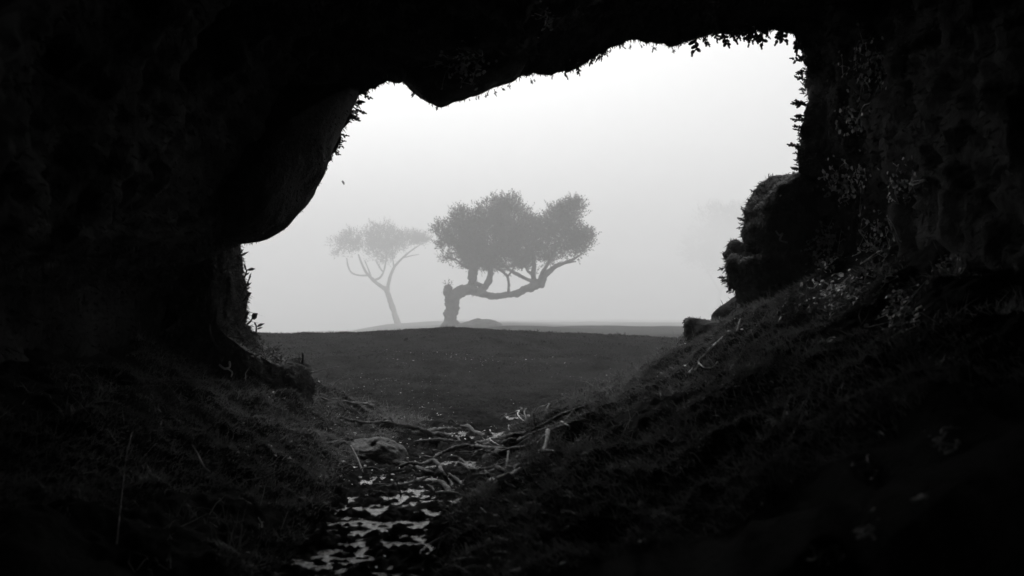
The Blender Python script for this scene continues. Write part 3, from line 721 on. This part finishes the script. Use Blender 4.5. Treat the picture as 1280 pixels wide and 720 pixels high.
D1 = 90.0
def c1(X, Y, dy=0): return W(390 + X / 3.366, 220 + Y / 3.366, D1 + dy)
z1 = D1 / F / 3.366
base1 = c1(583, 642)
t1 = empty('laurel_tree', base1, 'larger bent tree with a full dense crown and a low sideways limb, beside the boulder', 'tree', 'trees standing in the fog')
mb = MB()
LIMBS1 = [
 [(580, 660, 62, 0), (581, 610, 54, 0), (586, 560, 54, 0), (592, 520, 62, 0), (610, 495, 56, 0), (650, 480, 46, .2), (700, 490, 34, .2), (760, 506, 28, 0), (850, 495, 28, -.3), (915, 470, 32, -.5), (960, 448, 38, -.6), (985, 410, 24, -.6), (1030, 378, 16, -.5), (1095, 352, 10, -.4), (1140, 325, 5, -.4)],
 [(590, 530, 40, 0), (575, 500, 46, -.1), (572, 478, 44, -.2), (574, 466, 34, -.2)],
 [(660, 490, 36, .2), (676, 450, 40, .4), (676, 400, 36, .6), (684, 350, 28, .8), (700, 290, 16, .9)],
 [(690, 488, 30, 0), (728, 466, 26, -.2), (748, 430, 26, -.4), (752, 390, 20, -.4), (770, 340, 14, -.4), (790, 270, 8, -.3)],
 [(680, 450, 24, .4), (712, 462, 18, .1), (730, 466, 14, -.1)],
 [(826, 500, 11, -.2), (828, 460, 11, -.2), (822, 424, 11, -.2), (800, 402, 8, -.1), (770, 385, 6, 0)],
 [(822, 424, 9, -.2), (838, 404, 7, -.2), (855, 375, 5, -.2)],
 [(950, 450, 24, -.5), (910, 436, 18, -.4), (868, 416, 16, -.3), (835, 398, 12, -.2), (800, 370, 8, 0)],
 [(940, 450, 28, -.5), (932, 415, 24, -.4), (934, 370, 18, -.3), (930, 310, 10, -.2)],
 [(958, 446, 20, -.6), (965, 415, 16, -.7), (988, 378, 14, -.8), (1020, 320, 10, -.8), (1050, 250, 6, -.7)],
 [(1010, 390, 12, -.5), (1060, 368, 9, -.3), (1110, 360, 6, -.2)],
 [(935, 420, 14, -.4), (905, 395, 10, -.6), (890, 350, 8, -.7)],
 [(684, 400, 14, .6), (640, 378, 10, .7), (600, 350, 7, .8), (560, 345, 5, .8)],
 [(690, 340, 14, .8), (640, 300, 10, .8), (570, 260, 6, .7)],
]
for k, lb in enumerate(LIMBS1):
    tube(mb, [c1(X, Y, dy) for X, Y, w_, dy in lb], [w_ * z1 * .5 for X, Y, w_, dy in lb], n=12 * len(lb), seg=14, rough=.34, seed=k, fr=2.2)
for a in np.linspace(0, 6.28, 6)[:-1]:
    tube(mb, [base1 + [0, 0, .6], base1 + [math.cos(a) * .75, math.sin(a) * .75, .15], base1 + [math.cos(a) * 1.4, math.sin(a) * 1.4, -.3]], [.55, .35, .15], n=8, seg=8)
mb.build('trunk', M['bark'], t1)
mb = MB()
BL1 = [(545, 245, 34, 46), (562, 285, 36, 30), (625, 235, 62, 72), (650, 180, 52, 40), (612, 160, 18, 22), (700, 235, 80, 90), (770, 160, 72, 66), (830, 130, 42, 44), (845, 200, 80, 80), (790, 260, 100, 90), (730, 330, 90, 62), (660, 310, 62, 50), (840, 330, 76, 56), (905, 260, 74, 84), (960, 235, 46, 60),
       (900, 350, 44, 44), (980, 310, 70, 52), (1040, 200, 62, 62), (1085, 165, 58, 52), (1110, 130, 34, 30), (1030, 145, 36, 32), (1070, 255, 76, 60), (1130, 275, 52, 46), (1165, 255, 22, 24), (1080, 320, 58, 26), (1000, 350, 40, 20), (585, 346, 42, 15), (622, 381, 14, 6), (690, 370, 46, 22), (770, 380, 60, 18), (930, 385, 20, 26), (715, 368, 84, 26), (830, 362, 60, 22), (640, 350, 40, 26), (880, 372, 40, 18)]
crown(mb, BL1, c1, D1, 370, .145, .75, -.45, 5, 1.0)
crown(mb, [(572, 470, 22, 14), (830, 398, 40, 10), (700, 478, 26, 12)], c1, D1, 150, .12, .5, -.3, 8)
mb.build('crown', M['foliage'], t1, smooth=False)

D2 = 215.0
def c2(X, Y, dy=0): return W(390 + X / 3.366, 220 + Y / 3.366, D2 + dy)
z2 = D2 / F / 3.366
base2 = c2(362, 635)
t2 = empty('laurel_tree', base2, 'paler slender tree with a flat umbrella crown, deeper in the fog', 'tree', 'trees standing in the fog')
mb = MB()
LIMBS2 = [
 [(366, 660, 44, 0), (360, 620, 32, 0), (346, 575, 27, 0), (328, 520, 25, 0), (312, 480, 24, 0), (285, 460, 18, 0), (255, 435, 17, .5), (228, 405, 14, 1), (210, 370, 10, 1.4), (195, 330, 7, 1.5)],
 [(318, 490, 20, 0), (322, 450, 17, -.5), (336, 405, 14, -1), (352, 375, 12, -1.2), (392, 335, 9, -1.5), (430, 305, 6, -1.6), (455, 290, 3, -1.6)],
 [(262, 438, 11, .5), (285, 428, 10, .2), (300, 405, 9, 0), (308, 375, 8, 0), (315, 330, 5, 0)],
 [(300, 405, 8, 0), (285, 385, 7, 0), (270, 360, 5, .2)],
 [(240, 418, 10, .8), (200, 418, 8, 1.5), (168, 408, 8, 2), (152, 380, 7, 2.2), (146, 345, 5, 2.2)],
 [(250, 430, 9, .5), (236, 390, 7, -.3), (222, 355, 5, -.5)],
 [(345, 385, 8, -1), (340, 350, 6, -1), (335, 315, 5, -1)],
 [(380, 345, 6, -1.3), (420, 335, 4, -1), (450, 330, 3, -1)],
]
for k, lb in enumerate(LIMBS2):
    tube(mb, [c2(X, Y, dy) for X, Y, w_, dy in lb], [w_ * z2 * .43 for X, Y, w_, dy in lb], n=8 * len(lb), seg=10, rough=.15, seed=k, fr=.9)
mb.build('trunk', M['bark'], t2)
mb = MB()
BL2 = [(470, 266, 34, 16), (105, 285, 26, 22), (150, 290, 52, 34), (165, 255, 44, 24), (215, 285, 54, 48), (250, 255, 44, 46), (300, 250, 62, 48), (285, 310, 62, 52), (315, 345, 30, 26), (350, 280, 60, 44), (390, 262, 60, 34), (430, 262, 42, 24), (460, 268, 24, 12), (475, 258, 18, 8), (440, 278, 26, 12), (110, 330, 28, 10)]
crown(mb, BL2, c2, D2, 60, .26, .7, -.32, 15, .5)
mb.build('crown', M['foliage'], t2, smooth=False)

D3 = 540.0
def c3(X, Y, dy=0): return W(X, Y, D3 + dy)
base3 = c3(900, 398)
t3 = empty('laurel_tree', base3, 'barely visible third tree, a faint grey smudge in the fog above the blunt ledge', 'tree', 'trees standing in the fog')
mb = MB()
tube(mb, [c3(902, 404), c3(898, 380), c3(905, 350), c3(915, 310)], [1.1, .85, .7, .3], n=24, seg=10, rough=.15, fr=.8)
tube(mb, [c3(900, 365), c3(885, 340), c3(872, 320)], [.6, .45, .2], n=16, seg=8)
mb.build('trunk', M['bark'], t3)
mb = MB()
crown(mb, [(875, 312, 26, 18), (905, 285, 34, 28), (935, 290, 40, 32), (955, 320, 34, 28), (900, 325, 36, 16)], c3, D3, 7, .9, .5, -.2, 25, .2)
mb.build('crown', M['foliage'], t3, smooth=False)

V, q, t = lump([(c[0], c[1]) for c in [(568, 412), (572, 405), (584, 402), (594, 399), (606, 398), (618, 400), (626, 404), (629, 412), (615, 420), (580, 420)]], 88.5, 1.6, amp=.12, fr=1.2, seed=77)
mb = MB(); mb.add(V, q, t)
top(mb.build('boulder', M['boulder']), 'low rounded boulder lying in the fog at the foot of the larger tree', 'boulder')

# a small bird far off in the fog
bp_ = W(429, 228, 30.0)
bd = empty('bird', bp_, 'tiny grey bird flying alone in the pale fog', 'bird')
mb = MB(); V_ = [bp_ + [-.03, 0, .05], bp_ + [-.01, 0, .02], bp_ + [.015, 0, -.03], bp_ + [.03, 0, -.075]]
tube(mb, V_, [.012, .03, .03, .006], n=14, seg=10)
mb.build('body', M['bird'], bd)
for sg_ in (-1, 1):
    mb = MB(); leaves(mb, [bp_ + [0, .02 * sg_, .0]], [np.array([-.35, .8 * sg_, .2])], [np.array([0, 0, 1.])], .11, .45)
    mb.build('wing', M['bird'], bd)

# ------------------------------------------------------------------ fog
def box(name, x0, x1, y0, y1, z0, z1, mat):
    V = np.array([[x, y, z] for x in (x0, x1) for y in (y0, y1) for z in (z0, z1)])
    q = np.array([[0, 1, 3, 2], [4, 6, 7, 5], [0, 4, 5, 1], [2, 3, 7, 6], [0, 2, 6, 4], [1, 5, 7, 3]])
    return link(name, arr_mesh(name, V, q), mat, smooth=False)
hm = bpy.data.materials.new('haze'); hm.use_nodes = True
nt = hm.node_tree; nt.nodes.remove(nt.nodes['Principled BSDF'])
pv = nt.nodes.new('ShaderNodeVolumePrincipled')
pv.inputs['Color'].default_value = (.97, .97, .97, 1); pv.inputs['Density'].default_value = .0055
pv.inputs['Density Attribute'].default_value = ''
pv.inputs['Anisotropy'].default_value = .2
nt.links.new(pv.outputs['Volume'], nt.nodes['Material Output'].inputs['Volume'])
top(box('haze', -760, 760, -44, 745, -22.5, 42, hm), 'even pale fog filling the field', 'fog', kind='stuff')

# ------------------------------------------------------------------ sky, sun, camera
SUN_EL, SUN_AZ = 48.0, -14.0        # degrees; azimuth from straight ahead
w = bpy.data.worlds.new('World'); scene.world = w; w.use_nodes = True
nt = w.node_tree; bg = nt.nodes['Background']
sk = nt.nodes.new('ShaderNodeTexSky'); sk.sky_type = 'NISHITA'; sk.sun_disc = False
sk.sun_elevation = math.radians(SUN_EL); sk.sun_rotation = math.radians(SUN_AZ)
sk.air_density = 1.5; sk.dust_density = 6.0; sk.ozone_density = 1.0
bw = nt.nodes.new('ShaderNodeRGBToBW')
nt.links.new(sk.outputs['Color'], bw.inputs['Color']); nt.links.new(bw.outputs['Val'], bg.inputs['Color'])
bg.inputs['Strength'].default_value = .12
sd = bpy.data.lights.new('sun', 'SUN'); sd.energy = .8; sd.angle = math.radians(25); sd.color = (1, 1, 1)
so = bpy.data.objects.new('sun', sd); COL.objects.link(so)
el, az = math.radians(SUN_EL), math.radians(SUN_AZ)
to_sun = Vector((math.sin(az) * math.cos(el), math.cos(az) * math.cos(el), math.sin(el)))
so.rotation_mode = 'QUATERNION'; so.rotation_quaternion = to_sun.to_track_quat('Z', 'Y'); so.location = to_sun * 30

cd = bpy.data.cameras.new('camera'); cam = bpy.data.objects.new('camera', cd); COL.objects.link(cam)
cd.sensor_width = 36; cd.lens = F / 1280 * 36
cd.shift_y = (HY - 360) / 1280 * 1.0
cam.location = (0, 0, EYE); cam.rotation_euler = (math.pi / 2, 0, 0)
cd.clip_start = .02; cd.clip_end = 5000
cd.dof.use_dof = True; cd.dof.focus_distance = 8.0; cd.dof.aperture_fstop = 4.0
scene.camera = cam

vs = scene.view_settings
scene.display_settings.display_device = 'sRGB'
vs.view_transform = 'Standard'; vs.look = 'None'; vs.gamma = 1; vs.exposure = 0.53; vs.use_curve_mapping = False
cy = scene.cycles
scene.render.engine = 'CYCLES'
cy.use_denoising = True
try: cy.denoiser = 'OPENIMAGEDENOISE'
except Exception: pass
cy.max_bounces = 8; cy.diffuse_bounces = 4; cy.glossy_bounces = 3; cy.volume_bounces = 4; cy.transmission_bounces = 2
cy.sample_clamp_indirect = 6
